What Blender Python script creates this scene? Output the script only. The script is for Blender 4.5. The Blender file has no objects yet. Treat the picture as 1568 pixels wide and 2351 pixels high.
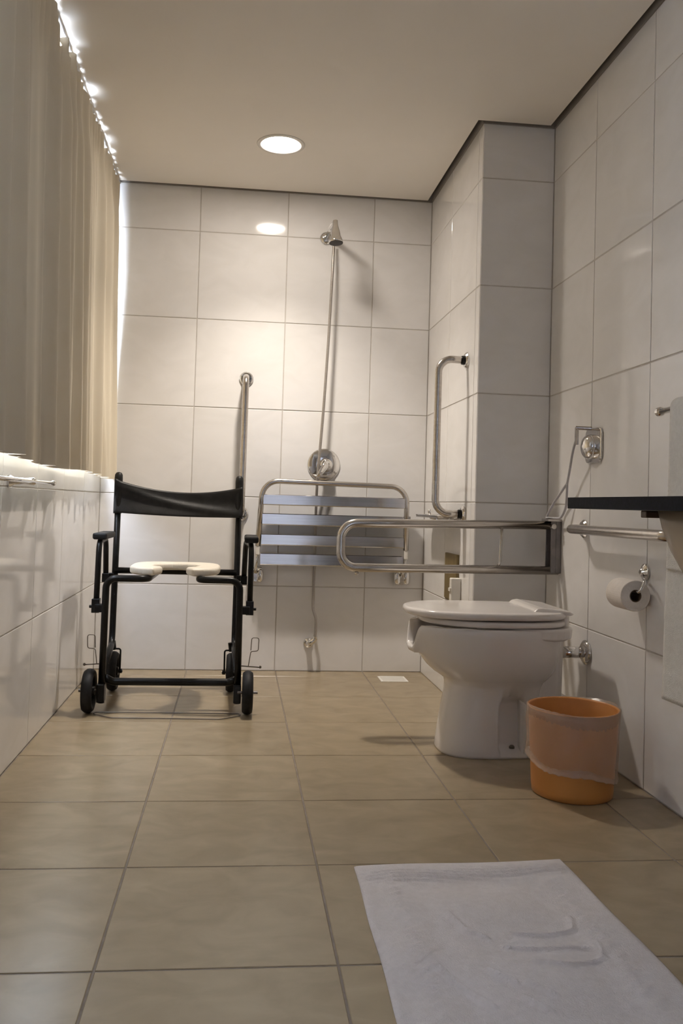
import bpy, bmesh, math, random
from mathutils import Vector, Matrix, Quaternion
PI = math.pi
random.seed(7)
SC = bpy.context.scene
COL = SC.collection

# ------------------------------------------------------------------ camera
F, CX, CY = 1986.21, 756.2, 1089.17
YAW, PITCH, ROLL = 0.1034, 0.0344, 0.0293
cam_d = bpy.data.cameras.new('camera')
cam = bpy.data.objects.new('camera', cam_d)
COL.objects.link(cam)
SC.camera = cam
fwd = Vector((math.sin(YAW), math.cos(YAW), 0))
rt = Vector((math.cos(YAW), -math.sin(YAW), 0))
up = Vector((0, 0, 1))
f2 = fwd * math.cos(PITCH) + up * math.sin(PITCH)
u2 = up * math.cos(PITCH) - fwd * math.sin(PITCH)
cr, sr = math.cos(ROLL), math.sin(ROLL)
r3 = rt * cr + u2 * sr
u3 = u2 * cr - rt * sr
m = Matrix((r3, u3, -f2)).transposed().to_4x4()
m.translation = Vector((-0.1847, -3.9395, 0.7593))
cam.matrix_world = m
cam_d.sensor_fit = 'VERTICAL'
cam_d.sensor_height = 36
cam_d.sensor_width = 24
cam_d.lens = F * 36 / 2351
cam_d.shift_x = (784 - CX) / 2351
cam_d.shift_y = (CY - 1175.5) / 2351
cam_d.clip_start = 0.02

# ------------------------------------------------------------------ sky and exposure
SKY_STRENGTH = 26.0
LAMP_STRENGTH = 118.0
LAMP_BEAM_WATT = 92.0
w = bpy.data.worlds.new('overcast_sky')
SC.world = w
w.use_nodes = True
bgn = w.node_tree.nodes['Background']
bgn.inputs['Color'].default_value = (0.80, 0.86, 1.0, 1)
bgn.inputs['Strength'].default_value = SKY_STRENGTH
SC.view_settings.view_transform = 'Standard'
SC.view_settings.look = 'None'
SC.view_settings.exposure = 0.23
SC.view_settings.gamma = 1.0
SC.view_settings.use_curve_mapping = False
SC.cycles.use_denoising = True
SC.cycles.max_bounces = 12
SC.cycles.diffuse_bounces = 8
SC.cycles.glossy_bounces = 5
SC.cycles.transparent_max_bounces = 12
SC.cycles.sample_clamp_indirect = 6.0
SC.cycles.caustics_reflective = False
SC.cycles.caustics_refractive = False

# ------------------------------------------------------------------ room numbers (metres)
XL, XR, XP, YP = -0.801, 0.946, 0.672, -0.8546
YF = -4.75
ZC, ZTOP = 2.183, 2.27
ROWS = [0.0, 0.3817, 0.7817, 1.1817, 1.5817, 1.9817, 2.186]
WIN_Y0, WIN_Y1, WIN_Z0, WIN_Z1 = -2.53, -0.095, 0.885, 2.12
LAMP = (-0.064, -0.54)

# ------------------------------------------------------------------ materials
def mat(name, color, rough=0.5, metal=0.0, spec=0.5, **kw):
    mt = bpy.data.materials.new(name)
    mt.use_nodes = True
    b = mt.node_tree.nodes['Principled BSDF']
    b.inputs['Base Color'].default_value = (*color, 1)
    b.inputs['Roughness'].default_value = rough
    b.inputs['Metallic'].default_value = metal
    b.inputs['Specular IOR Level'].default_value = spec
    for k, v in kw.items():
        b.inputs[k.replace('_', ' ')].default_value = v
    return mt

def noisy(mt, c1, c2, scale=(8, 8, 8), detail=4, distort=0.6, lo=0.35, hi=0.7, per_object=0.0, bump=0.0, bscale=60):
    """two-tone noise in world position, moved on for each object"""
    nt = mt.node_tree
    N, L = nt.nodes, nt.links
    b = N['Principled BSDF']
    geo = N.new('ShaderNodeNewGeometry')
    mp = N.new('ShaderNodeMapping')
    mp.inputs['Scale'].default_value = scale
    L.new(geo.outputs['Position'], mp.inputs['Vector'])
    src = mp.outputs['Vector']
    info = N.new('ShaderNodeObjectInfo')
    if per_object:
        add = N.new('ShaderNodeVectorMath'); add.operation = 'ADD'
        mul = N.new('ShaderNodeMath'); mul.operation = 'MULTIPLY'; mul.inputs[1].default_value = 37.0
        L.new(info.outputs['Random'], mul.inputs[0])
        L.new(src, add.inputs[0]); L.new(mul.outputs[0], add.inputs[1])
        src = add.outputs[0]
    nz = N.new('ShaderNodeTexNoise')
    nz.inputs['Scale'].default_value = 1
    nz.inputs['Detail'].default_value = detail
    nz.inputs['Distortion'].default_value = distort
    L.new(src, nz.inputs['Vector'])
    rp = N.new('ShaderNodeValToRGB')
    rp.color_ramp.elements[0].position = lo; rp.color_ramp.elements[0].color = (*c1, 1)
    rp.color_ramp.elements[1].position = hi; rp.color_ramp.elements[1].color = (*c2, 1)
    L.new(nz.outputs['Fac'], rp.inputs['Fac'])
    out = rp.outputs['Color']
    if per_object:
        hsv = N.new('ShaderNodeHueSaturation')
        ma = N.new('ShaderNodeMapRange')
        ma.inputs['To Min'].default_value = 1 - per_object; ma.inputs['To Max'].default_value = 1 + per_object
        L.new(info.outputs['Random'], ma.inputs['Value'])
        L.new(ma.outputs['Result'], hsv.inputs['Value'])
        L.new(out, hsv.inputs['Color'])
        out = hsv.outputs['Color']
    L.new(out, b.inputs['Base Color'])
    if bump:
        n2 = N.new('ShaderNodeTexNoise')
        n2.inputs['Scale'].default_value = bscale
        n2.inputs['Detail'].default_value = 3
        L.new(geo.outputs['Position'], n2.inputs['Vector'])
        bp = N.new('ShaderNodeBump')
        bp.inputs['Strength'].default_value = bump
        bp.inputs['Distance'].default_value = 0.002
        L.new(n2.outputs['Fac'], bp.inputs['Height'])
        L.new(bp.outputs['Normal'], b.inputs['Normal'])
    return mt

M_TILE = noisy(mat('glazed_wall_tile', (.7, .68, .65), 0.085, 0, .48), (.745, .735, .725), (.79, .78, .775), (5, 5, 9), 4, 1.2, .3, .65, .02, .04, 9)
M_FLOOR = noisy(mat('beige_floor_tile', (.5, .4, .3), 0.27, 0, .4), (.25, .198, .126), (.325, .262, .174), (9, 13, 9), 7, .7, .25, .75, .03, .10, 40)
M_GROUT = noisy(mat('wall_grout', (.4, .37, .34), .9), (.48, .45, .42), (.54, .51, .48), (30, 30, 30))
M_FGROUT = noisy(mat('floor_grout', (.3, .25, .2), .9), (.175, .145, .115), (.22, .185, .15), (30, 30, 30))
M_CEIL = noisy(mat('ceiling_paint', (.66, .60, .53), .85), (.79, .75, .69), (.81, .77, .71), (3, 3, 3))
M_PLASTER = noisy(mat('wall_plaster', (.6, .55, .5), .8), (.58, .54, .49), (.62, .58, .53), (4, 4, 4))
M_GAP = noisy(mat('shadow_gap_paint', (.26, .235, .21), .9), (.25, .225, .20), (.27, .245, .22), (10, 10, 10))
M_CHROME = noisy(mat('chrome', (.78, .77, .76), .07, 1), (.74, .73, .72), (.80, .79, .78), (20, 20, 20))
M_STEEL = noisy(mat('brushed_steel', (.56, .53, .50), .2, 1), (.52, .49, .46), (.60, .57, .54), (6, 60, 90))
M_SLAT = noisy(mat('brushed_steel_slat', (.50, .48, .47), .13, 1), (.47, .45, .44), (.54, .52, .51), (4, 60, 140))
M_DKSTEEL = noisy(mat('dull_steel', (.20, .185, .175), .4, .8), (.18, .165, .155), (.23, .21, .20), (30, 30, 30))
M_BLACK = noisy(mat('black_enamel', (.006, .006, .006), .3, 0, .22), (.004, .004, .004), (.009, .009, .009), (40, 40, 40))
M_RUBBER = noisy(mat('black_rubber', (.008, .008, .009), .6, 0, .25), (.006, .006, .007), (.012, .012, .013), (60, 60, 60))
M_VINYL = noisy(mat('black_vinyl', (.012, .012, .012), .45, 0, .25), (.009, .009, .009), (.016, .016, .016), (30, 30, 30), bump=.15, bscale=220)
M_CERAMIC = noisy(mat('white_ceramic', (.74, .71, .69), .09, 0, .5), (.73, .70, .68), (.75, .72, .70), (3, 3, 3))
M_LID = noisy(mat('white_toilet_plastic', (.74, .71, .69), .16), (.73, .70, .68), (.76, .73, .71), (3, 3, 3))
M_SEAT = noisy(mat('cream_seat_plastic', (.72, .67, .58), .4), (.70, .65, .56), (.74, .69, .60), (12, 12, 12))
M_NYLON = noisy(mat('white_nylon', (.72, .70, .66), .4), (.70, .68, .64), (.74, .72, .68), (12, 12, 12))
M_PAPER = noisy(mat('tissue_paper', (.78, .73, .68), .95, 0, .1), (.75, .70, .65), (.80, .75, .70), (60, 60, 60), bump=.3, bscale=300)
M_CARD = mat('cardboard_tube', (.13, .09, .06), .9)
M_GRANITE = noisy(mat('black_granite', (.012, .013, .016), .35, 0, .03), (.003, .004, .006), (.009, .010, .014), (160, 160, 160), 2, 0, .4, .75)
M_WOOD = noisy(mat('dark_brown_wood', (.10, .06, .04), .5), (.07, .04, .028), (.13, .08, .055), (4, 40, 40))
M_BASIN = noisy(mat('shaded_basin_ceramic', (.38, .30, .21), .25), (.36, .285, .20), (.40, .315, .22), (3, 3, 3))  # porcelain bowl; the shade under the counter is put into this darker brown
M_BRASS = noisy(mat('olive_brown_panel', (.16, .115, .04), .45), (.14, .10, .035), (.18, .13, .05), (20, 20, 6))
M_ALU = noisy(mat('white_window_metal', (.62, .62, .62), .4), (.60, .60, .60), (.64, .64, .64), (8, 8, 8))
M_HOSE = noisy(mat('grey_hose', (.36, .33, .30), .35, .5), (.33, .30, .27), (.39, .36, .33), (40, 40, 400))
M_STRAP = noisy(mat('pale_grey_strap', (.42, .41, .43), .6), (.40, .39, .41), (.45, .44, .46), (90, 90, 90))
M_WIRE = mat('dull_wire', (.16, .14, .12), .4, .8)
M_TOWEL = noisy(mat('white_towel', (.72, .70, .66), 1.0, 0, .1), (.68, .66, .62), (.74, .72, .68), (80, 80, 80), bump=.9, bscale=420)
M_MAT = noisy(mat('white_bath_mat', (.66, .63, .64), 1.0, 0, .1), (.63, .60, .61), (.68, .65, .66), (70, 70, 70), bump=.8, bscale=380)
M_BIN = noisy(mat('orange_bin_plastic', (.5, .2, .05), .4, 0, .4), (.47, .20, .055), (.52, .225, .065), (6, 6, 6))
M_REFL = noisy(mat('white_lamp_reflector', (.8, .79, .77), .4), (.79, .78, .76), (.81, .80, .78), (9, 9, 9))
M_BLACKFACE = mat('black_spray_face', (.02, .015, .012), .5)

def emit(name, color, strength):
    mt = bpy.data.materials.new(name); mt.use_nodes = True
    N, L = mt.node_tree.nodes, mt.node_tree.links
    N.remove(N['Principled BSDF'])
    e = N.new('ShaderNodeEmission')
    e.inputs['Color'].default_value = (*color, 1); e.inputs['Strength'].default_value = strength
    L.new(e.outputs[0], N['Material Output'].inputs['Surface'])
    return mt
M_LAMP = emit('lit_lamp_glass', (1.0, .90, .79), LAMP_STRENGTH)

def mixed(name, parts):
    """parts: [(node type, {input: value}, weight)] mixed one after another"""
    mt = bpy.data.materials.new(name); mt.use_nodes = True
    N, L = mt.node_tree.nodes, mt.node_tree.links
    N.remove(N['Principled BSDF'])
    cur = None
    for typ, ins, wt in parts:
        n = N.new(typ)
        for k, v in ins.items():
            n.inputs[k].default_value = v
        if cur is None:
            cur = n.outputs[0]
        else:
            mx = N.new('ShaderNodeMixShader'); mx.inputs[0].default_value = wt
            L.new(cur, mx.inputs[1]); L.new(n.outputs[0], mx.inputs[2])
            cur = mx.outputs[0]
    L.new(cur, N['Material Output'].inputs['Surface'])
    return mt
M_CURTAIN = mixed('cream_curtain_cloth', [('ShaderNodeBsdfDiffuse', {'Color': (.66, .59, .465, 1)}, 0), ('ShaderNodeBsdfTranslucent', {'Color': (.50, .44, .34, 1)}, .005)])
M_GLASS = mixed('window_glass', [('ShaderNodeBsdfTransparent', {'Color': (.93, .95, .96, 1)}, 0), ('ShaderNodeBsdfGlossy', {'Roughness': .03}, .06)])
M_FROST = mixed('frosted_door_glass', [('ShaderNodeBsdfTranslucent', {'Color': (.95, .96, 1.0, 1)}, 0), ('ShaderNodeBsdfDiffuse', {'Color': (.5, .5, .5, 1)}, .80)])
M_LINER = mixed('thin_white_bag_film', [('ShaderNodeBsdfTransparent', {'Color': (.97, .94, .90, 1)}, 0), ('ShaderNodeBsdfDiffuse', {'Color': (.72, .58, .48, 1)}, .27), ('ShaderNodeBsdfGlossy', {'Roughness': .25, 'Color': (.9, .9, .9, 1)}, .05)])

# ------------------------------------------------------------------ mesh helpers (all in room coordinates)
ORIG = {}
def obj(name, bm, material, parent=None, smooth=False, bevel=0.0, label=None, sub=0):
    me = bpy.data.meshes.new(name)
    bmesh.ops.recalc_face_normals(bm, faces=bm.faces)
    o0 = ORIG.get(parent.name, Vector((0, 0, 0))) if parent else Vector((0, 0, 0))
    if parent:
        bmesh.ops.translate(bm, verts=bm.verts, vec=-o0)
        base = Vector((0, 0, 0))
    else:
        xs = [v.co for v in bm.verts]
        base = Vector(((min(c.x for c in xs) + max(c.x for c in xs)) / 2, (min(c.y for c in xs) + max(c.y for c in xs)) / 2, min(c.z for c in xs)))
        bmesh.ops.translate(bm, verts=bm.verts, vec=-base)
    bm.to_mesh(me); bm.free()
    if smooth:
        for p in me.polygons: p.use_smooth = True
    me.materials.append(material)
    o = bpy.data.objects.new(name, me)
    COL.objects.link(o)
    o.location = base
    if parent:
        o.parent = parent
        ORIG[o.name] = o0
    else:
        ORIG[o.name] = base
    if bevel:
        b = o.modifiers.new('bevel', 'BEVEL'); b.width = bevel; b.segments = 2; b.limit_method = 'ANGLE'
    if sub:
        s = o.modifiers.new('subsurf', 'SUBSURF'); s.levels = sub; s.render_levels = sub
    if label: o['label'] = label
    return o

def tag(o, label, cat, group=None):
    o['label'] = label; o['category'] = cat
    if group: o['group'] = group
    return o

def thing(name, loc, label, cat, group=None):
    o = bpy.data.objects.new(name, None)
    o.empty_display_size = .05
    COL.objects.link(o)
    o.location = loc
    ORIG[o.name] = Vector(loc)
    return tag(o, label, cat, group)

def struct(name, bm, material, **k):
    o = obj(name, bm, material, **k)
    o['kind'] = 'structure'
    return o

def box(bm, x0, x1, y0, y1, z0, z1):
    r = bmesh.ops.create_cube(bm, size=1)
    for v in r['verts']:
        v.co = Vector(((x0 + x1) / 2 + v.co.x * (x1 - x0), (y0 + y1) / 2 + v.co.y * (y1 - y0), (z0 + z1) / 2 + v.co.z * (z1 - z0)))
    return r['verts']

def boxbm(*a):
    bm = bmesh.new(); box(bm, *a); return bm

def fillet(pts, r, n=7, closed=False):
    pts = [Vector(p) for p in pts]
    out = []
    N = len(pts)
    for i, p in enumerate(pts):
        if not closed and i in (0, N - 1):
            out.append(p); continue
        a, b = pts[i - 1], pts[(i + 1) % N]
        da, db = (a - p), (b - p)
        ang = da.angle(db)
        if ang > PI - .02:
            out.append(p); continue
        d = min(r / math.tan(ang / 2), da.length * .49, db.length * .49)
        rr = d * math.tan(ang / 2)
        da.normalize(); db.normalize()
        c = p + (da + db).normalized() * (rr / math.sin(ang / 2))
        s, e = p + da * d - c, p + db * d - c
        for k in range(n + 1):
            t = k / n
            th = s.angle(e)
            out.append(c + (s * math.sin((1 - t) * th) + e * math.sin(t * th)) / math.sin(th))
    return out

def tube(bm, pts, r, seg=12, closed=False, flat=1.0):
    """round tube along points; r a number or one per point"""
    pts = [Vector(p) for p in pts]
    N = len(pts)
    rs = r if isinstance(r, (list, tuple)) else [r] * N
    tang = []
    for i in range(N):
        if closed:
            t = pts[(i + 1) % N] - pts[i - 1]
        else:
            t = pts[min(i + 1, N - 1)] - pts[max(i - 1, 0)]
        tang.append(t.normalized())
    nrm = tang[0].orthogonal().normalized()
    if abs(tang[0].z) < .9:
        nrm = (Vector((0, 0, 1)) - tang[0] * tang[0].z).normalized()
    rings = []
    for i in range(N):
        if i:
            nrm = nrm - tang[i] * nrm.dot(tang[i])
            nrm = nrm.normalized() if nrm.length > 1e-6 else tang[i].orthogonal().normalized()
        bi = tang[i].cross(nrm)
        rings.append([bm.verts.new(pts[i] + (nrm * math.cos(2 * PI * k / seg) + bi * math.sin(2 * PI * k / seg) * flat) * rs[i]) for k in range(seg)])
    for i in range(N if closed else N - 1):
        a, b = rings[i], rings[(i + 1) % N]
        for k in range(seg):
            bm.faces.new((a[k], a[(k + 1) % seg], b[(k + 1) % seg], b[k]))
    if not closed:
        bm.faces.new(rings[0][::-1]); bm.faces.new(rings[-1])
    return bm

def tubebm(pts, r, seg=12, closed=False):
    return tube(bmesh.new(), pts, r, seg, closed)

def lathe(bm, prof, center, axis=(0, 0, 1), seg=32, cap=True):
    """prof: (radius, height along axis)"""
    ax = Vector(axis).normalized()
    n = ax.orthogonal().normalized(); b = ax.cross(n)
    c = Vector(center)
    rings = []
    for r, h in prof:
        rings.append([bm.verts.new(c + ax * h + (n * math.cos(2 * PI * k / seg) + b * math.sin(2 * PI * k / seg)) * max(r, 1e-5)) for k in range(seg)])
    for a, d in zip(rings, rings[1:]):
        for k in range(seg):
            bm.faces.new((a[k], a[(k + 1) % seg], d[(k + 1) % seg], d[k]))
    if cap:
        bm.faces.new(rings[0][::-1]); bm.faces.new(rings[-1])
    return bm

def lathebm(*a, **k):
    return lathe(bmesh.new(), *a, **k)

def prism(bm, poly, axis, a0, a1):
    """polygon of 2-tuples in the plane across axis, pushed from a0 to a1"""
    def P(p, a):
        if axis == 'x': return Vector((a, p[0], p[1]))
        if axis == 'y': return Vector((p[0], a, p[1]))
        return Vector((p[0], p[1], a))
    v0 = [bm.verts.new(P(p, a0)) for p in poly]; v1 = [bm.verts.new(P(p, a1)) for p in poly]
    n = len(poly)
    bm.faces.new(v0[::-1]); bm.faces.new(v1)
    for i in range(n):
        bm.faces.new((v0[i], v0[(i + 1) % n], v1[(i + 1) % n], v1[i]))
    return bm

def rrect(cx, cy, w_, h_, r, n=6):
    out = []
    for (sx, sy, a0) in ((1, 1, 0), (-1, 1, 90), (-1, -1, 180), (1, -1, 270)):
        for k in range(n + 1):
            a = math.radians(a0 + 90 * k / n)
            out.append((cx + sx * (w_ / 2 - r) + r * math.cos(a), cy + sy * (h_ / 2 - r) + r * math.sin(a)))
    return out

def smooth01(a, b, x):
    t = min(1, max(0, (x - a) / (b - a))); return t * t * (3 - 2 * t)

# ------------------------------------------------------------------ the setting
TILE_CACHE = {}
def tile_mesh(wd, ht, material):
    key = (round(wd, 4), round(ht, 4), material.name)
    if key in TILE_CACHE: return TILE_CACHE[key]
    bm = bmesh.new()
    b, t = 0.0012, 0.007
    lv = []
    for (ins, z) in ((0, -t), (0, -b), (b, 0)):
        a, c = wd / 2 - ins, ht / 2 - ins
        lv.append([bm.verts.new((x, y, z)) for x, y in ((-a, -c), (a, -c), (a, c), (-a, c))])
    for p, q in zip(lv, lv[1:]):
        for k in range(4):
            bm.faces.new((p[k], p[(k + 1) % 4], q[(k + 1) % 4], q[k]))
    bm.faces.new(lv[2])
    me = bpy.data.meshes.new('tile')
    bm.to_mesh(me); bm.free()
    me.materials.append(material)
    TILE_CACHE[key] = me
    return me

JOINT = 0.004
def lay_tiles(parent, us, vs, place, material, skip=None, tilt=.0012):
    """us, vs: joint positions; place(u, v) -> (centre, right, up) of the tile face"""
    rng = random.Random(len(us) * 31 + len(vs))
    for i in range(len(us) - 1):
        for j in range(len(vs) - 1):
            u0, u1, v0, v1 = us[i], us[i + 1], vs[j], vs[j + 1]
            if skip and skip(u0, u1, v0, v1): continue
            me = tile_mesh(abs(u1 - u0) - JOINT, v1 - v0 - JOINT, material)
            c, r_, u_ = place((u0 + u1) / 2, (v0 + v1) / 2)
            r_, u_ = Vector(r_), Vector(u_)
            n_ = r_.cross(u_)
            mm = Matrix((r_, u_, n_)).transposed().to_4x4()
            mm = mm @ Matrix.Rotation(rng.uniform(-tilt, tilt), 4, 'X') @ Matrix.Rotation(rng.uniform(-tilt, tilt), 4, 'Y')
            mm.translation = Vector(c) - ORIG[parent.name]
            o = bpy.data.objects.new('tile', me)
            COL.objects.link(o)
            o.parent = parent
            o.matrix_local = mm

G = 0.002
wb = struct('wall_back', boxbm(XL - .15, 1.1, G, .13, -.06, ZTOP), M_GROUT)
lay_tiles(wb, [-.801, -.4, 0, .4, XP], ROWS, lambda u, v: ((u, 0, v), (1, 0, 0), (0, 0, 1)), M_TILE)
wp = struct('wall_pilaster', boxbm(XP + G, 1.1, YP + G, G, -.06, ZTOP), M_GROUT)
lay_tiles(wp, [0, -.4, -.8, YP], ROWS, lambda u, v: ((XP, u, v), (0, -1, 0), (0, 0, 1)), M_TILE)
lay_tiles(wp, [XP, XR], ROWS, lambda u, v: ((u, YP, v), (1, 0, 0), (0, 0, 1)), M_TILE)
wr = struct('wall_right', boxbm(XR + G, 1.1, YF, YP + G, -.06, ZTOP), M_GROUT)
lay_tiles(wr, [YP] + [-1.2395 - .4 * k for k in range(9)] + [YF], ROWS, lambda u, v: ((XR, u, v), (0, -1, 0), (0, 0, 1)), M_TILE)
bm = bmesh.new()
xa, xb = XL - .15, XL - G
box(bm, xa, xb, YF, G, -.06, WIN_Z0)
box(bm, xa, xb, YF, G, WIN_Z1, ZTOP)
box(bm, xa, xb, YF, WIN_Y0, WIN_Z0, WIN_Z1)
box(bm, xa, xb, WIN_Y1, G, WIN_Z0, WIN_Z1)
wl = struct('wall_left', bm, M_GROUT)
LY = [YF] + [-4.4 + .4 * k for k in range(12)]
lay_tiles(wl, LY, ROWS[:3] + [WIN_Z0], lambda u, v: ((XL, u, v), (0, 1, 0), (0, 0, 1)), M_TILE)
lay_tiles(wl, [YF, -4.4, -4.0, -3.6, -3.2, -2.8, WIN_Y0], [WIN_Z0, 1.1817, 1.5817, 1.9817, 2.186], lambda u, v: ((XL, u, v), (0, 1, 0), (0, 0, 1)), M_TILE)
lay_tiles(wl, [WIN_Y1, 0], [WIN_Z0, 1.1817, 1.5817, 1.9817, 2.186], lambda u, v: ((XL, u, v), (0, 1, 0), (0, 0, 1)), M_TILE)
lay_tiles(wl, [WIN_Y0, -2.4, -2.0, -1.6, -1.2, -.8, -.4, WIN_Y1], [WIN_Z1, 2.186], lambda u, v: ((XL, u, v), (0, 1, 0), (0, 0, 1)), M_TILE)
bm = bmesh.new()
box(bm, XL - .15, -.24, YF - .1, YF, -.06, ZTOP); box(bm, .62, 1.1, YF - .1, YF, -.06, ZTOP); box(bm, -.24, .62, YF - .1, YF, 2.06, ZTOP)
struct('wall_front', bm, M_PLASTER)
# the door behind the viewer
bm = bmesh.new()
dx0, dx1 = -.24, .62
box(bm, dx0, dx0 + .09, YF - .06, YF - .02, 0, 2.06); box(bm, dx1 - .09, dx1, YF - .06, YF - .02, 0, 2.06)
box(bm, dx0 + .09, dx1 - .09, YF - .06, YF - .02, 0, .14); box(bm, dx0 + .09, dx1 - .09, YF - .06, YF - .02, 1.97, 2.06)
box(bm, dx0 + .09, dx1 - .09, YF - .06, YF - .02, 1.00, 1.07)
dr = struct('door_1', bm, M_NYLON)
for z0_, z1_ in ((.14, 1.00), (1.07, 1.97)):
    obj('door_pane', boxbm(dx0 + .09, dx1 - .09, YF - .042, YF - .038, z0_, z1_), M_FROST, dr)
obj('door_handle', tubebm(fillet([(-.20, YF - .03, 1.03), (-.20, YF + .03, 1.03), (-.09, YF + .03, 1.03)], .015), .009), M_CHROME, dr, smooth=True)
fl = struct('floor', boxbm(XL - .15, 1.1, YF, .1, -.12, -.0015), M_FGROUT)
FX = [-.801, -.3917, .0039, .3995, .7951, XR]
FY = [0, -.1236, -.5192, -.9148, -1.3104, -1.706, -2.1016, -2.4972, -2.8928, -3.2884, -3.684, -4.0796, -4.4752, YF]
lay_tiles(fl, FX, sorted(FY), lambda u, v: ((u, v, 0), (1, 0, 0), (0, 1, 0)), M_FLOOR, tilt=.0015)
# hung ceiling with a shadow gap along the tiled walls
bm = bmesh.new()
g = .028
def hole_path(c, r):
    return [(c[0] + r * math.cos(PI + 2 * PI * k / 40), c[1] - r * math.sin(PI + 2 * PI * k / 40)) for k in range(41)]
x0_ = XL - .003
prism(bm, [(x0_, YF), (XR - g, YF), (XR - g, YP - g), (XP - g, YP - g), (XP - g, -g), (x0_, -g), (x0_, LAMP[1])] + hole_path(LAMP, .080) + [(x0_, LAMP[1])], 'z', ZC, ZC + .03)
ce = struct('ceiling', bm, M_CEIL)
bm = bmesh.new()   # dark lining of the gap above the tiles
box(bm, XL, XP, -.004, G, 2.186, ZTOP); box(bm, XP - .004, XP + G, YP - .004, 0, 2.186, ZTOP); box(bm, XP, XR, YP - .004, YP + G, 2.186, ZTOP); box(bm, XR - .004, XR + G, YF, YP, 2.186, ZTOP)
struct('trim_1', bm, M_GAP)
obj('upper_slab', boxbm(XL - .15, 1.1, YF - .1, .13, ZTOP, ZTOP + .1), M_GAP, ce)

# window in the left wall
wi = struct('window_1', boxbm(XL - .15, XL - .002, WIN_Y0, WIN_Y1, WIN_Z0 - .012, WIN_Z0 + .012), M_ALU)
bm = bmesh.new()
fx0, fx1 = XL - .12, XL - .07
box(bm, fx0, fx1, WIN_Y0, WIN_Y1, WIN_Z0 + .012, WIN_Z0 + .05); box(bm, fx0, fx1, WIN_Y0, WIN_Y1, WIN_Z1 - .04, WIN_Z1)
box(bm, fx0, fx1, WIN_Y0, WIN_Y0 + .04, WIN_Z0, WIN_Z1); box(bm, fx0, fx1, WIN_Y1 - .03, WIN_Y1, WIN_Z0, WIN_Z1)
obj('window_frame', bm, M_ALU, wi)
ym = (WIN_Y0 + WIN_Y1) / 2
for (a, b, xo) in ((WIN_Y0 + .04, ym + .03, .012), (ym - .03, WIN_Y1 - .03, -.012)):
    bm = bmesh.new()
    xs0, xs1 = fx0 + .016 + xo, fx0 + .034 + xo
    z0, z1 = WIN_Z0 + .05, WIN_Z1 - .04
    box(bm, xs0, xs1, a, b, z0, z0 + .05); box(bm, xs0, xs1, a, b, z1 - .05, z1)
    box(bm, xs0, xs1, a, a + .05, z0, z1); box(bm, xs0, xs1, b - .05, b, z0, z1)
    s = obj('window_sash', bm, M_ALU, wi)
    obj('window_pane', boxbm(xs0 + .007, xs0 + .011, a + .05, b - .05, z0 + .05, z1 - .05), M_GLASS, s)

# ------------------------------------------------------------------ ceiling lamps
def downlight(x, y, label, material):
    t = thing('ceiling_downlight', (x, y, ZC - .01), label, 'lamp')
    obj('trim_ring', lathebm([(.0757, .0), (.0757, -.002), (.082, -.004), (.094, -.003), (.096, 0), (.0757, 0)], (x, y, ZC), seg=48, cap=False), M_NYLON, t, smooth=True)
    obj('reflector', lathebm([(.0755, -.002), (.0755, .008), (.073, .028), (.001, .029)], (x, y, ZC), seg=48, cap=False), M_REFL, t, smooth=True)
    obj('lamp_glass', lathebm([(.001, -.0035), (.030, -.002), (.055, .002), (.068, .009), (.072, .018), (.001, .020)], (x, y, ZC), seg=40, cap=False), material, t, smooth=True)
    ld_ = bpy.data.lights.new('downlight_beam', 'SPOT')   # the narrower beam of the same lamp
    ld_.energy = LAMP_BEAM_WATT; ld_.color = (1.0, .90, .79); ld_.spot_size = math.radians(105); ld_.spot_blend = 1.0; ld_.shadow_soft_size = .05
    lo = bpy.data.objects.new('downlight_beam', ld_); COL.objects.link(lo)
    lo.parent = t; lo.location = (0, 0, -.008)
    return t
dl = downlight(LAMP[0], LAMP[1], 'round lit downlight in the ceiling in front of the shower wall', M_LAMP)

# ------------------------------------------------------------------ curtain
CY0, CY1, CZ0 = -2.36, -.05, .848
ridges = [(-.13, .020, .022), (-.25, .014, .014), (-.37, .028, .024), (-.47, .012, .014), (-.58, .026, .018), (-.70, .014, .02), (-.80, .016, .014), (-.91, .028, .018),
          (-1.03, .026, .014), (-1.15, .022, .014), (-1.25, .030, .016), (-1.45, .032, .016), (-1.62, .012, .03), (-1.80, .032, .017), (-1.97, .034, .018), (-2.12, .03, .02), (-2.24, .03, .02)]
creases = [(-.20, .008, .008), (-.31, .010, .008), (-.43, .008, .007), (-.64, .009, .008), (-.86, .008, .007), (-1.10, .010, .008), (-1.21, .010, .007), (-1.37, .013, .010), (-1.50, .010, .012), (-1.70, .014, .010), (-1.88, .012, .010), (-2.04, .010, .010), (-2.18, .010, .010)]
sags = [(-1.31, .050, .035), (-1.20, .030, .022), (-.89, .032, .028), (-.47, .024, .04), (-.05, .022, .05), (-1.75, .03, .05)]
def curtain_top(y):
    return 2.168 + .005 * math.cos(2 * PI * y / .105) - sum(a * math.exp(-((y - c) / s) ** 2) for c, a, s in sags)
def curtain_x(y, t):
    """t = 0 at the hem, 1 at the heading"""
    lean = -.738 + (-.762 + .738) * t
    d = 0
    for c, a, s in creases:
        d += a * math.exp(-abs((y - c - .03 * math.sin(c * 11) * (1 - t)) / s))
    for c, a, s in ridges:
        cc = c + .02 * math.sin(7 * c) * (1 - t)
        d += a * math.exp(-((y - cc) / s) ** 2)
    fold = (1.4 * d - .006) * (1 - .75 * smooth01(.80, .97, t)) * (.85 + .25 * (1 - t))
    head = .007 * math.sin(2 * PI * y / .052 + 2 * math.sin(y * 9)) * smooth01(.84, .95, t)
    return lean + fold + head + .004 * math.sin(y * 23 + t * 3)
bm = bmesh.new()
NY, NZ = 700, 40
grid = []
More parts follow.
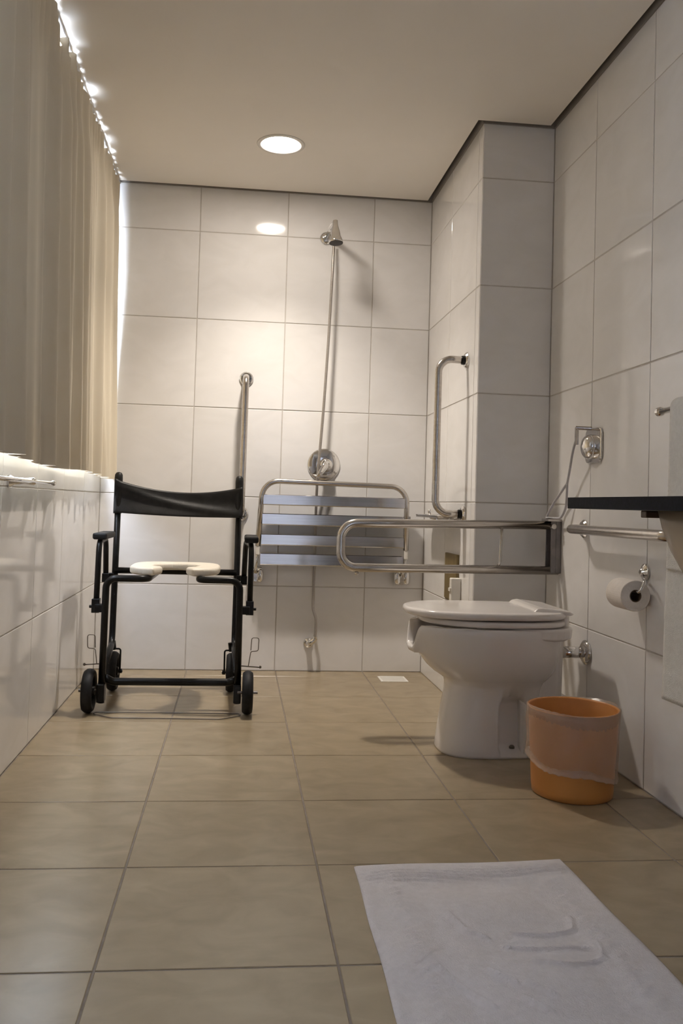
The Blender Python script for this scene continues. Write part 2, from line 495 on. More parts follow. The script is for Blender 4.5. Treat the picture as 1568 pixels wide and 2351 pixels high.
for i in range(NY + 1):
    y = CY0 + (CY1 - CY0) * i / NY
    col = []
    zt = curtain_top(y)
    for j in range(NZ + 1):
        t = j / NZ
        zb = CZ0 + .006 * math.sin(y * 6.0) - .004 * (y + 1)
        z = zb + (zt - zb) * t
        yy = y + .02 * math.sin(y * 5.3 + 1) * (1 - t) * (CY1 - y if y > -.3 else .25) * 2 + .036 * (1 - smooth01(.15, .75, t)) * smooth01(-.35, CY1, y)
        col.append(bm.verts.new((curtain_x(y, t), yy, z)))
    grid.append(col)
for i in range(NY):
    for j in range(NZ):
        bm.faces.new((grid[i][j], grid[i + 1][j], grid[i + 1][j + 1], grid[i][j + 1]))
ct = thing('curtain', (-.74, -1.18, CZ0), 'long cream pleated curtain hanging over the window on the left wall', 'curtain')
cp = obj('cloth', bm, M_CURTAIN, ct, smooth=True)
y = CY1 - .02
while y > CY0:
    zt = curtain_top(y)
    obj('hook', tubebm(fillet([(curtain_x(y, 1) - .002, y, zt - .012), (curtain_x(y, 1) - .004, y, zt + .001), (-.764, y, 2.174)], .004, 3), .0016, 6), M_CHROME, ct)
    y -= .105
tr = obj('curtain_rail', tubebm([(-.764, CY0 - .05, 2.176), (-.764, -.012, 2.176)], .005, 10), M_ALU, smooth=True)
tag(tr, 'thin white curtain rail close under the ceiling along the window', 'curtain rail')
for yy in (-.3, -1.2, -2.1):
    obj('rail_bracket', boxbm(-.770, -.758, yy - .012, yy + .012, 2.178, ZC), M_ALU, tr)

# ------------------------------------------------------------------ shower chair
ch = thing('shower_chair', (-.42, -.6, 0), 'black tubular wheeled shower chair with a white open-front seat', 'chair')
R = .0125
def flange(bm, c, n, r=.032, h=.012):
    lathe(bm, [(r, 0), (r, h * .45), (r * .8, h), (r * .5, h * 1.1)], c, n, 24)
# side tubes
for s, xf, xi, xr_ in ((-1, -.646, -.500, -.666), (1, -.170, -.318, -.184)):
    obj('front_leg', tubebm(fillet([(xf - .003 * -s, -.77, .03), (xf, -.77, .472), (xi, -.765, .472), (xi, -.43, .468)], .035), R), M_BLACK, ch, smooth=True)
    obj('rear_leg', tubebm(fillet([(xr_, -.385, .85), (xr_ + .001, -.415, .47), (xr_, -.42, .185), (xf - .004, -.752, .135)], .05), R), M_BLACK, ch, smooth=True)
    # inverted U armrest in two clamps
    xa_ = xf + s * .038
    xb_ = xr_ + s * .030
    ar = obj('armrest', tubebm(fillet([(xa_, -.735, .352), (xa_, -.715, .600), (xb_ + s * .003, -.455, .600), (xb_, -.445, .445)], .045), .0105), M_BLACK, ch, smooth=True)
    obj('arm_pad', boxbm(xa_ - .026, xa_ + .026, -.715, -.49, .606, .630), M_RUBBER, ar, bevel=.007)
    bm = boxbm(xa_ - .014, xa_ + .014, -.752, -.718, .345, .395)
    box(bm, min(xa_, xf), max(xa_, xf), -.775, -.74, .350, .378)
    lathe(bm, [(.006, 0), (.006, .012)], (xa_ + s * .012, -.735, .366), (s, 0, 0), 10)
    obj('arm_clamp', bm, M_BLACK, ch, bevel=.002)
    bm = boxbm(xb_ - .013, xb_ + .013, -.46, -.43, .428, .462)
    box(bm, min(xb_, xr_), max(xb_, xr_), -.44, -.41, .440, .462)
    obj('arm_clamp', bm, M_BLACK, ch, bevel=.002)
# cross tubes
obj('cross_bar', tubebm(fillet([(-.640, -.762, .118), (-.615, -.745, .100), (-.20, -.745, .100), (-.172, -.762, .116)], .02, 4), .0135), M_BLACK, ch, smooth=True)
obj('seat_rail', tubebm([(-.665, -.418, .472), (-.184, -.418, .472)], R), M_BLACK, ch, smooth=True)
# seat: a horseshoe open to the front
bm = bmesh.new()
cxs, cys, hw, hl = -.414, -.585, .168, .175
outl = []
n = 40
a0 = math.radians(-90) + .245
for k in range(n + 1):
    a = a0 + (2 * PI - 2 * .245) * k / n
    ca, sa = math.cos(a), math.sin(a)
    e = 2 / 3.2
    outl.append((cxs + hw * math.copysign(abs(ca) ** e, ca), cys + hl * math.copysign(abs(sa) ** e, sa)))
inn = []
for k in range(25):
    a = math.radians(-90) - .5 - (2 * PI - 1.0) * k / 24
    inn.append((cxs + .085 * math.cos(a), cys + .10 * math.sin(a)))
poly = outl + inn
v = [bm.verts.new((x, y_, .482)) for x, y_ in poly]
fa = bm.faces.new(v)
ex = bmesh.ops.extrude_face_region(bm, geom=[fa])
bmesh.ops.translate(bm, verts=[q for q in ex['geom'] if isinstance(q, bmesh.types.BMVert)], vec=(0, 0, .029))
se = obj('seat', bm, M_SEAT, ch, smooth=False, bevel=.011)
se.modifiers['bevel'].segments = 4
for sx in (-.505, -.323):
    obj('seat_clip', boxbm(sx - .008, sx + .008, -.72, -.70, .462, .485), M_NYLON, ch)
# slung back
bm = bmesh.new()
NU, NV = 48, 14
rows_ = []
for i in range(NU + 1):
    a = i / NU
    sagd = 4 * a * (1 - a)
    x = -.679 + (.679 - .172) * a
    zt = .834 - .017 * a - .036 * sagd
    zb = .702 - .008 * a - .006 * sagd
    if a < .03: zt += .003
    col = []
    for j in range(NV + 1):
        b = j / NV
        z = zb + (zt - zb) * b
        crease = .012 * math.exp(-((b - (.85 - .75 * a)) / .14) ** 2) * sagd ** .5
        y_ = -.3885 - .0125 + (.85 - z) * -.05 + .055 * sagd * (.55 + .45 * b) - crease - .004 * math.cos(b * PI * 2)
        if a < .02 or a > .98: y_ -= .004
        col.append(bm.verts.new((x, y_ - .006, z)))
    rows_.append(col)
for i in range(NU):
    for j in range(NV):
        bm.faces.new((rows_[i][j], rows_[i + 1][j], rows_[i + 1][j + 1], rows_[i][j + 1]))
bk = obj('backrest', bm, M_VINYL, ch, smooth=True)
sd = bk.modifiers.new('thick', 'SOLIDIFY'); sd.thickness = .004; sd.offset = 0
for xq, s in ((-.668, -1), (-.184, 1)):
    obj('back_sleeve', tubebm([(xq, -.3845, .8635), (xq, -.385, .861), (xq, -.3855, .853), (xq, -.3885, .838), (xq + .0006, -.392, .80), (xq + .001, -.3985, .698)], [.004, .011, .0155, .0165, .0165, .0165], 16), M_VINYL, bk, smooth=True)
# wheels
def wheel(c, side):
    bm = lathebm([(.052, -.013), (.060, -.019), (.069, -.018), (.0755, -.009), (.0768, 0), (.0755, .009), (.069, .018), (.060, .019), (.052, .013), (.050, 0)], c, (1, 0, 0), 40, cap=False)
    tb = bm.verts
    o = obj('wheel', bm, M_RUBBER, ch, smooth=True)
    hb = lathebm([(.054, -.005), (.054, .005), (.018, .008), (.016, .020), (.006, .021)], c, (1, 0, 0), 28)
    lathe(hb, [(.016, -.020), (.016, -.006)], c, (1, 0, 0), 20)
    obj('hub', hb, M_BLACK, o, smooth=False)
    ax = lathebm([(.0055, -.036), (.0055, .036)], c, (1, 0, 0), 10)
    obj('axle', ax, M_DKSTEEL, o)
wheel((-.689, -.79, .0768), -1); wheel((-.131, -.803, .0768), 1)
wheel((-.656, -.43, .0768), -1); wheel((-.194, -.44, .0768), 1)
for xf, xw in ((-.648, -.662), (-.168, -.158)):
    obj('axle_block', boxbm(xf - .0135, xf + .0135, -.80, -.757, .036, .100), M_BLACK, ch, bevel=.003)
for xo, yo in ((-.656, -.43), (-.194, -.44)):
    fk = obj('wheel_fork', tubebm(fillet([(xo - .026, yo, .0768), (xo - .027, yo, .164), (xo + .026, yo, .164), (xo + .026, yo, .0768)], .008, 4), .0035, 8), M_BLACK, ch, smooth=True)
    obj('fork_nut', lathebm([(.009, -.006), (.009, .006)], (xo + (.028 if xo < -.4 else -.028), yo, .0768), (1, 0, 0), 8), M_BLACK, fk)
    obj('fork_stem', tubebm([(xo, yo, .160), (xo - .005, yo, .195)], .010, 10), M_BLACK, fk)
for s, x0, zb in ((-1, -.650, .134), (1, -.172, .130)):
    xa_, xb_ = x0 + s * .052, x0 + s * .080
    bm = tubebm([(x0, -.60, zb + .004), (x0 + s * .088, -.60, zb - .002)], .0022, 8)
    tube(bm, fillet([(x0 + s * .044, -.60, zb), (xa_, -.60, zb + .058), (xb_, -.60, zb + .060), (xb_ + s * .002, -.60, zb + .110), (xa_ + s * .002, -.60, zb + .110), (xa_, -.60, zb + .062)], .008, 3), .0016, 8)
    obj('brake_lever', bm, M_WIRE, ch, smooth=True)
    obj('brake_tip', lathebm([(.004, 0), (.006, .002), (.004, .008)], (x0 + s * .086, -.60, zb - .001), (s, 0, 0), 8), M_WIRE, ch)
fr = [(-.665, -.800, .004), (-.665, -.830, .004), (-.600, -.880, .004), (-.220, -.893, .004), (-.155, -.845, .004), (-.155, -.812, .004)]
obj('floor_wire', tubebm(fillet(fr, .05, 6, closed=True), .0022, 6, True), M_WIRE, ch, smooth=True)  # closed loop of thin dark wire just above the floor

# ------------------------------------------------------------------ fold-up shower seat on the back wall
ss = thing('folding_bench', (.245, -.03, .42), 'folded-up steel slatted shower seat on the back wall', 'seat')
YS = -.075
obj('frame', tubebm(fillet([(-.094, YS - .002, .565), (-.080, YS, .857), (.572, YS, .846), (.573, YS - .002, .560)], .075, 8), .0125), M_STEEL, ss, smooth=True)
for k, (z0, z1) in enumerate([(.748, .796), (.660, .711), (.570, .619), (.482, .534)]):
    dx = -.002 * k
    bm = bmesh.new()
    # a shallow channel: face plus returned top and bottom edges, face tipped a little
    prism(bm, [(YS - .010, z0), (YS - .013, z0 + .004), (YS - .009, z1 - .003), (YS - .004, z1), (YS + .016, z1 - .001), (YS + .016, z1 - .004), (YS - .002, z1 - .004), (YS - .005, z0 + .004), (YS + .016, z0 + .003), (YS + .016, z0)], 'x', -.076 + dx, .562)
    obj('slat', bm, M_SLAT, ss)
for x_, tz in ((-.094, .57), (.573, .565)):
    bm = boxbm(x_ - .0085, x_ + .0085, YS - .012, YS + .008, tz - .045, tz + .003)
    a_ = obj('hinge_block', bm, M_NYLON, ss, bevel=.003, label='white nylon block')
    obj('hinge_arm', tubebm([(x_, YS - .002, tz - .035), (x_ - .004, YS + .005, tz - .085), (x_ - .006, -.045, tz - .125)], [.0075, .006, .009], 10), M_CHROME, ss, smooth=True)
    bm = bmesh.new()
    box(bm, x_ - .034, x_ + .022, -.012, -.0005, .398, .466)
    box(bm, x_ - .014, x_ + .003, -.040, -.01, .402, .460)
    wk = obj('wall_bracket', bm, M_STEEL, ss, bevel=.002)
    for dx in (-.020, .020):
        obj('bracket_boss', lathebm([(.001, -.031), (.011, -.029), (.0165, -.020), (.017, 0), (.0165, .022), (.011, .031), (.001, .033)], (x_ - .006 + dx, -.028, .432), (0, 0, 1), 24, cap=False), M_CHROME, wk, smooth=True)
obj('end_clip', boxbm(.562, .590, YS - .012, YS + .012, .700, .714), M_STEEL, ss, bevel=.002)

# ------------------------------------------------------------------ grab bars beside the seat
def upright_bar(name, pts, flanges, label, r=.0145, fill=.085):
    t = thing(name, flanges[1][0], label, 'grab bar')
    obj('bar', tubebm(fillet(pts, fill, 10), r, 16), M_STEEL, t, smooth=True)
    for c, n_ in flanges:
        bm = bmesh.new(); flange(bm, c, n_)
        f = obj('flange', bm, M_CHROME, t, smooth=False, bevel=.001)
        obj('collar', lathebm([(r + .003, .010), (r + .003, .022)], c, n_, 20), M_BLACK, f)
    return t
upright_bar('grab_bar', [(-.168, 0, 1.318), (-.170, -.095, 1.318), (-.172, -.095, .705), (-.172, 0, .705)], [((-.168, 0, 1.318), (0, -1, 0)), ((-.172, 0, .705), (0, -1, 0))],
            'upright steel grab bar on the back wall just behind the wheeled chair', fill=.06)['group'] = 'upright steel grab bars'
upright_bar('grab_bar', [(XP, -.700, 1.327), (XP - .112, -.700, 1.330), (XP - .112, -.700, .736), (XP, -.700, .736)], [((XP, -.700, 1.327), (-1, 0, 0)), ((XP, -.700, .736), (-1, 0, 0))],
            'upright steel grab bar on the side of the tiled pilaster')['group'] = 'upright steel grab bars'

# ------------------------------------------------------------------ shower fittings
sh = thing('overhead_shower', (.178, 0, 1.985), 'chrome shower head with a black face high on the back wall', 'shower head')
obj('wall_flange', lathebm([(.030, 0), (.029, .006), (.020, .012), (.012, .014)], (.178, 0, 1.985), (0, -1, 0), 28), M_CHROME, sh, smooth=True)
obj('arm', tubebm(fillet([(.178, 0, 1.985), (.186, -.11, 2.000), (.194, -.205, 1.995), (.196, -.216, 1.96)], .03, 6), .0105), M_CHROME, sh, smooth=True)
hd = Vector((.05, -.10, -1)).normalized()
hc = Vector((.1955, -.212, 2.0))
obj('spray_body', lathebm([(.002, -.004), (.0105, 0), (.0115, .022), (.0165, .042), (.0205, .060), (.0215, .072), (.0270, .082), (.0310, .094), (.0315, .101), (.028, .102)], hc, hd, 32), M_CHROME, sh, smooth=True)
obj('spray_face', lathebm([(.0305, 0), (.0295, .003), (.001, .0035)], hc + hd * .101, hd, 32), M_BLACKFACE, sh, label='black spray face')
sp = [(.210, -.035, 1.955), (.205, -.055, 1.80), (.195, -.065, 1.50), (.182, -.07, 1.20), (.171, -.068, 1.0), (.166, -.06, .90), (.164, -.045, .80), (.164, -.04, .55), (.163, -.042, .36), (.164, -.045, .29), (.176, -.05, .245), (.177, -.05, .20), (.174, -.05, .140)]
def catmull(P, n=8):
    P = [Vector(p) for p in P]
    Q = [P[0]] + P + [P[-1]]
    out = []
    for i in range(1, len(Q) - 2):
        for k in range(n):
            t = k / n
            a, b, c, d = Q[i - 1], Q[i], Q[i + 1], Q[i + 2]
            out.append(.5 * ((2 * b) + (c - a) * t + (2 * a - 5 * b + 4 * c - d) * t * t + (3 * b - a - 3 * c + d) * t ** 3))
    out.append(P[-1]); return out
hs = thing('shower_hose', (.174, 0, .135), 'long grey shower hose running down the back wall behind the slatted seat', 'hose')
obj('hose', tubebm(catmull(sp), .0065, 10), M_HOSE, hs, smooth=True)
bm = lathebm([(.022, 0), (.021, .006), (.012, .012)], (.150, 0, .128), (0, -1, 0), 20)
tube(bm, fillet([(.150, 0, .128), (.150, -.048, .130), (.176, -.05, .150), (.177, -.05, .165)], .015, 4), .0115, 12)
obj('wall_elbow', bm, M_CHROME, hs, smooth=False)
va = thing('shower_valve', (.197, 0, .86), 'round chrome shower mixer with a lever above the slatted seat', 'tap')
obj('cover_plate', lathebm([(.075, 0), (.0745, .004), (.068, .008), (.030, .011), (.001, .011)], (.197, 0, .938), (0, -1, 0), 56, cap=False), M_CHROME, va, smooth=True)
obj('valve_body', lathebm([(.031, .008), (.031, .020), (.026, .040), (.021, .052), (.001, .054)], (.205, 0, .938), (0, -1, 0), 32, cap=False), M_CHROME, va, smooth=True)
bm = bmesh.new()
tube(bm, [(.210, -.050, .945), (.196, -.064, .928), (.178, -.074, .902), (.163, -.078, .878)], [.018, .018, .014, .008], 14, flat=.55)
obj('lever', bm, M_CHROME, va, smooth=True)

# soap shelf in the corner of the pilaster
so = thing('soap_shelf', (.63, -.42, .716), 'long narrow chrome soap shelf on the pilaster side behind the upright bar', 'shelf')
bm = bmesh.new()
prism(bm, rrect(.629, -.42, .086, .47, .042, 8), 'z', .7165, .7225)
obj('shelf_plate', bm, M_STEEL, so, bevel=.0015)
obj('rim_wire', tubebm([(x, y_, .7255) for x, y_ in rrect(.629, -.42, .084, .468, .041, 8)], .003, 8, True), M_CHROME, so, smooth=True)
for yy in (-.24, -.58):
    p_ = obj('support', tubebm([(XP, yy, .708), (.645, yy, .7165)], .007, 12), M_CHROME, so, smooth=True)
    obj('support_collar', lathebm([(.016, 0), (.015, .006)], (XP, yy, .708), (-1, 0, 0), 18), M_CHROME, p_)
obj('corner_knob', lathebm([(.005, 0), (.008, .014), (.010, .022), (.004, .028)], (.648, -.215, .7225), (0, 0, 1), 14), M_CHROME, so, smooth=True)

# brown panel and white holder on the pilaster side, behind the toilet
pn = thing('wall_panel', (XP, -.565, .40), 'narrow olive-brown panel on the pilaster side behind the toilet', 'panel')
obj('plate', boxbm(XP - .012, XP, -.652, -.465, .395, .577), M_BRASS, pn, bevel=.002)
obj('frame_edge', boxbm(XP - .006, XP, -.660, -.457, .388, .395), M_BRASS, pn)
hk = thing('wall_holder', (XP - .02, -.66, .40), 'slim white plastic holder beside the brown panel behind the toilet', 'holder')
bm = bmesh.new(); prism(bm, rrect(XP - .020, -.675, .040, .030, .006, 4), 'z', .395, .490)
obj('holder_body', bm, M_NYLON, hk, bevel=.003)
obj('holder_lip', boxbm(XP - .044, XP - .038, -.688, -.662, .44, .452), M_NYLON, hk)

# floor drain
dn = thing('floor_drain', (.512, -.17, 0), 'small white square floor drain in the shower corner', 'drain')
obj('drain_rim', boxbm(.452, .572, -.225, -.115, -.002, .003), M_NYLON, dn, bevel=.001)
bm = bmesh.new()
for k in range(7):
    box(bm, .462, .562, -.215 + k * .0145, -.207 + k * .0145, .002, .0045)
obj('grate', bm, M_NYLON, dn)

# ------------------------------------------------------------------ drop-down rail at the toilet
dr_ = thing('drop_down_rail', (XR, -.97, .53), 'fold-down steel support rail reaching over the toilet', 'grab bar')
Yr = -.97
obj('rail_tube', tubebm(fillet([(.935, Yr, .708), (.170, Yr, .696), (.170, Yr, .543), (.945, Yr, .548)], .055, 10), .0150, 18), M_STEEL, dr_, smooth=True)
bm = tubebm([(.738, Yr - .004, .702), (.735, Yr - .002, .575), (.728, Yr - .002, .560)], .0048, 10)
obj('brace_rod', bm, M_STEEL, dr_, smooth=True)
bm = boxbm(.925, .9455, Yr - .030, Yr + .030, .540, .728)
box(bm, .908, .93, Yr - .028, Yr - .024, .540, .725); box(bm, .908, .93, Yr + .024, Yr + .028, .540, .725)
obj('hinge_bracket', bm, M_DKSTEEL, dr_, bevel=.002)
bm = boxbm(.895, .944, Yr - .034, Yr + .034, .722, .730)
lathe(bm, [(.009, -.04), (.009, .04)], (.914, Yr, .704), (0, 1, 0), 12)
obj('hinge_cap', bm, M_STEEL, dr_)
obj('rubber_stop', lathebm([(.006, 0), (.008, .006), (.005, .012)], (.228, Yr, .530), (0, 0, -1), 10), M_STEEL, dr_)

# fixed horizontal rail on the right wall
hr = thing('wall_rail', (XR, -1.5, .70), 'horizontal steel rail along the right wall above the paper roll', 'grab bar')
obj('rail_tube', tubebm(fillet([(XR, -1.205, .702), (.884, -1.225, .702), (.886, -1.86, .704), (XR, -1.885, .704)], .035, 7), .0150, 16), M_STEEL, hr, smooth=True)
for y_ in (-1.205, -1.885):
    bm = bmesh.new(); flange(bm, (XR, y_, .703), (-1, 0, 0), .030, .012)
    obj('flange', bm, M_CHROME, hr)

# hand spray valve with strap
hv = thing('hand_spray_holder', (XR, -1.27, .915), 'chrome wall plate with a domed knob and short hook above the drop-down rail', 'fitting')
bm = bmesh.new(); prism(bm, rrect(-1.272, .972, .125, .112, .022, 6), 'x', XR, XR - .008)
obj('plate', bm, M_CHROME, hv, bevel=.003)
obj('knob', lathebm([(.040, 0), (.040, .010), (.037, .018), (.029, .025), (.017, .030), (.001, .032)], (XR - .008, -1.262, .968), (-1, 0, 0), 30, cap=False), M_CHROME, hv, smooth=True)
bm = tubebm([(XR - .004, -1.255, 1.028), (XR - .052, -1.238, 1.030)], .0065, 10)
box(bm, XR - .050, XR - .044, -1.245, -1.225, .975, 1.033)
obj('hook', bm, M_STEEL, hv, bevel=.001)
st = thing('support_strap', (.90, -1.1, .74), 'pale grey strap looped from the wall hook round the rail hinge', 'strap')
obj('upper_band', tubebm(catmull([(XR - .047, -1.236, 1.0), (XR - .045, -1.20, .955), (XR - .035, -1.15, .895), (XR - .030, -1.118, .852)]), .0042, 8), M_STRAP, st, smooth=True)
obj('loop', tubebm(catmull([(XR - .030, -1.118, .854), (XR - .033, -1.07, .822), (XR - .035, -1.01, .786), (XR - .044, -.985, .752), (XR - .046, -.975, .735), (XR - .046, -.985, .7335), (XR - .03, -1.00, .7335), (XR - .026, -1.055, .737), (XR - .022, -1.085, .768), (XR - .024, -1.10, .800), (XR - .030, -1.118, .852)]), .0042, 8), M_STRAP, st, smooth=True)

# ------------------------------------------------------------------ toilet
YT = -1.235
to = thing('toilet', (.66, YT, 0), 'white ceramic toilet with lid closed beside the orange bin', 'toilet')
prof = [  # z, front x, back x, half width, squareness
    (.000, .460, .800, .118, 2.6), (.008, .458, .802, .120, 2.6), (.030, .461, .800, .117, 2.6), (.08, .467, .795, .112, 2.6), (.14, .476, .785, .107, 2.6), (.185, .484, .78, .104, 2.5),
    (.208, .484, .785, .107, 2.4), (.222, .481, .79, .113, 2.3), (.234, .464, .80, .128, 2.25), (.246, .445, .81, .141, 2.2), (.264, .424, .82, .153, 2.15), (.287, .405, .825, .163, 2.1), (.315, .388, .83, .171, 2.1), (.345, .375, .835, .175, 2.1), (.372, .365, .835, .179, 2.1), (.392, .360, .835, .180, 2.1), (.397, .364, .832, .176, 2.1)]
inner = [(.397, .385, .80, .150, 2.1), (.385, .390, .79, .145, 2.1), (.34, .415, .77, .13, 2.1), (.28, .46, .74, .095, 2.1), (.25, .52, .70, .05, 2.1)]
def ring(z, xf, xb, hw_, ex_, n=88):
    wx = xf + hw_ * 1.15 if xb - xf > 2.3 * hw_ else (xf + xb) / 2   # widest place
    P = []
    for k in range(1201):
        a = 2 * PI * k / 1200
        ca, sa = math.cos(a), math.sin(a)
        rx = (wx - xf) if ca > 0 else (xb - wx)
        e2 = 2 / ex_ if ca > 0 else 2 / (ex_ + 1.2)
        P.append((wx - rx * math.copysign(abs(ca) ** e2, ca), YT + hw_ * math.copysign(abs(sa) ** e2, sa)))
    L = [0]
    for p, q in zip(P, P[1:]):
        L.append(L[-1] + math.hypot(q[0] - p[0], q[1] - p[1]))
    out, i = [], 0
    for k in range(n):          # even spacing along the outline
        d = L[-1] * k / n
        while L[i + 1] < d: i += 1
        t = (d - L[i]) / max(1e-9, L[i + 1] - L[i])
        x, y_ = P[i][0] + (P[i + 1][0] - P[i][0]) * t, P[i][1] + (P[i + 1][1] - P[i][1]) * t
        out.append((x, y_, z, abs(y_ - YT) if x < wx else 9))
    return out
def notch(dy):
    return 1 - smooth01(.040, .085, dy)
def bowl_mesh(levels, n=88):
    bm = bmesh.new()
    rings = []
    fine = []
    for p, q in zip(levels, levels[1:]):
        steps = max(1, int(abs(q[0] - p[0]) / .012))
        for s in range(steps):
            t = s / steps
            fine.append(tuple(p[i] + (q[i] - p[i]) * t for i in range(5)))
    fine.append(levels[-1])
    for lv in fine:
        rr = []
        for (x, y_, z, a) in ring(*lv, n=n):
            z -= notch(a) * smooth01(.29, .392, z) * .070
            # arched recess in both flanks of the foot
            if z < .215 and abs(y_ - YT) > .04:
                cx_, hw2 = .672, .043
                top = .185
                inside = smooth01(hw2 + .003, hw2 - .004, abs(x - cx_))
                if z > top - hw2:
                    d = math.hypot(x - cx_, z - (top - hw2))
                    inside = smooth01(hw2 + .003, hw2 - .004, d)
                inside *= smooth01(.020, .030, z)
                y_ -= math.copysign(.042 * inside, y_ - YT)
            rr.append(bm.verts.new((x, y_, z)))
        rings.append(rr)
    for a, b in zip(rings, rings[1:]):
        for k in range(n):
            bm.faces.new((a[k], a[(k + 1) % n], b[(k + 1) % n], b[k]))
    bm.faces.new(rings[0][::-1]); bm.faces.new(rings[-1])
    return bm
bw = obj('bowl', bowl_mesh(prof + inner, 240), M_CERAMIC, to, smooth=True)
# rear trunk and the deck under the hinges
def slab(name, rows, par, n=6, material=M_CERAMIC, bevel=.0):
    bm = bmesh.new()
    rings = []
    for z, x0, x1, hw_, r in rows:
        rings.append([bm.verts.new((x, y_, z)) for x, y_ in rrect((x0 + x1) / 2, YT, x1 - x0, 2 * hw_, r, n)])
    for a, b in zip(rings, rings[1:]):
        k_ = len(a)
        for k in range(k_):
            bm.faces.new((a[k], a[(k + 1) % k_], b[(k + 1) % k_], b[k]))
    bm.faces.new(rings[0][::-1]); bm.faces.new(rings[-1])
    return obj(name, bm, material, par, smooth=False, bevel=bevel)
slab('rear_foot', [(0, .70, .885, .112, .02), (.145, .70, .883, .104, .02), (.163, .70, .880, .098, .02), (.170, .70, .876, .088, .02)], to, bevel=.004)
slab('rear_trunk', [(.15, .70, .846, .072, .03), (.30, .68, .846, .080, .03), (.378, .66, .848, .10, .05)], to, bevel=.004)
slab('rear_deck', [(.360, .62, .852, .150, .095), (.368, .60, .862, .166, .10), (.395, .60, .864, .168, .10), (.400, .605, .859, .164, .10)], to, bevel=.004)
def oval_plate(z0, z1, xf, xb, hw_, edge, dome=0, hole=None):
    bm = bmesh.new()
    n = 96
    lv = [(z0, edge), (z0 + (z1 - z0) * .25, edge * .25), (z0 + (z1 - z0) * .6, 0), (z1 - .002, edge * .3), (z1, edge)]
    rings = []
    for z, ins in lv:
        rings.append([bm.verts.new((x, y_, z)) for x, y_, _, _ in ring(z, xf + ins, xb - ins, hw_ - ins, 2.25, n)])
    cx_ = (xf + xb) / 2
    for s in (.9, .75, .55, .3):
        rings.append([bm.verts.new((cx_ + (q.co.x - cx_) * s, YT + (q.co.y - YT) * s, z1 + dome * (1 - s * s))) for q in rings[4]])
    for a, b in zip(rings, rings[1:]):
        for k in range(n):
            bm.faces.new((a[k], a[(k + 1) % n], b[(k + 1) % n], b[k]))
    bm.faces.new(rings[-1])
    if hole:
        rr = [bm.verts.new((x, y_, z0)) for x, y_, _, _ in ring(z0, xf + .07, xb - .09, hw_ - .065, 2.1, n)]
        for k in range(n):
            bm.faces.new((rings[0][k], rings[0][(k + 1) % n], rr[(k + 1) % n], rr[k]))
        bm.faces.new(rr)
    else:
        bm.faces.new(rings[0][::-1])
    return bm
obj('seat', oval_plate(.4035, .4195, .392, .845, .179, .004), M_LID, to, smooth=True)
ld = obj('lid', oval_plate(.4255, .447, .345, .850, .184, .008, .006), M_LID, to, smooth=True)
bm = bmesh.new()
prism(bm, [(.722, .447), (.735, .458), (.752, .461), (.835, .452), (.852, .444), (.845, .438), (.722, .438)], 'y', YT - .130, YT + .130)
obj('hinge_ridge', bm, M_LID, ld, bevel=.005)
for yy in (YT - .09, YT + .09):
    obj('hinge', lathebm([(.014, 0), (.014, .030)], (.835, yy, .400), (0, 0, 1), 14), M_LID, to)
for s in (-1, 1):
    obj('floor_bolt', lathebm([(.0085, 0), (.0085, .006), (.004, .010)], (.672, YT + s * .100, .028), (0, 0, 1), 10), M_DKSTEEL, to)
fp_ = thing('flush_pipe', (XR, YT, .305), 'chrome flush pipe with round collar between the toilet and the wall', 'pipe')
obj('pipe', tubebm([(.848, YT, .306), (XR, YT, .306)], .0185, 20), M_CHROME, fp_, smooth=True)
obj('collar', lathebm([(.040, 0), (.039, .007), (.028, .014), (.020, .016)], (XR, YT, .306), (-1, 0, 0), 28), M_CHROME, fp_, smooth=True)

# ------------------------------------------------------------------ waste bin
BX, BY = .736, -1.655
bi = thing('waste_bin', (BX, BY, 0), 'orange plastic waste bin lined with a thin white bag', 'bin')
obj('bucket', lathebm([(.100, 0), (.106, .003), (.108, .02), (.114, .13), (.119, .226), (.121, .230), (.1185, .231), (.1165, .226), (.111, .12), (.105, .012), (.001, .010)], (BX, BY, 0), seg=56, cap=False), M_BIN, bi, smooth=True)
bm = bmesh.new()
n = 96
rings = []
rng = random.Random(5)
wob = [rng.uniform(-1, 1) for _ in range(n)]
for j in range(23):
    rr = []
    for k in range(n):
        a = 2 * PI * k / n
        ca, sa = math.cos(a), math.sin(a)
        hemz = .075 + .022 * math.cos(a - 2.6) + .006 * math.sin(3 * a) + .002 * wob[k]
        top = .2335 + .0035 * math.sin(a * 2 + 1) + .0012 * wob[k]
        puff = .002 + .003 * (math.sin(5 * a + .6) * .5 + .5)
        if j <= 2:
            t = j / 2
            z = top + (.030 - top) * (1 - t)
            r_ = (.1035, .1115, .1205)[j]
        elif j <= 16:
            t = (j - 2) / 14
            z = top + (hemz - top) * t
            r_ = .108 + (.1215 - .108) * (z / .23) + puff * smooth01(0, .35, t) + .004 * t * t
            if j == 3: z = top - .001; r_ = .1235
            r_ += .0015 * math.sin(11 * a + 9 * t + wob[k])
        else:
            t = (j - 16) / 6
            r_ = .108 + (.1215 - .108) * (hemz / .23) + puff + .0045 + .004 * math.sin(t * PI) - .004 * t
            z = hemz - .006 * math.sin(t * PI) + .016 * t + .004 * math.sin(4 * a + 2) * t
        rr.append(bm.verts.new((BX + r_ * ca, BY + r_ * sa, z)))
    rings.append(rr)
for a, b in zip(rings, rings[1:]):
    for k in range(n):
        bm.faces.new((a[k], a[(k + 1) % n], b[(k + 1) % n], b[k]))
obj('liner', bm, M_LINER, bi, smooth=True, label='thin translucent white bag folded over the rim')

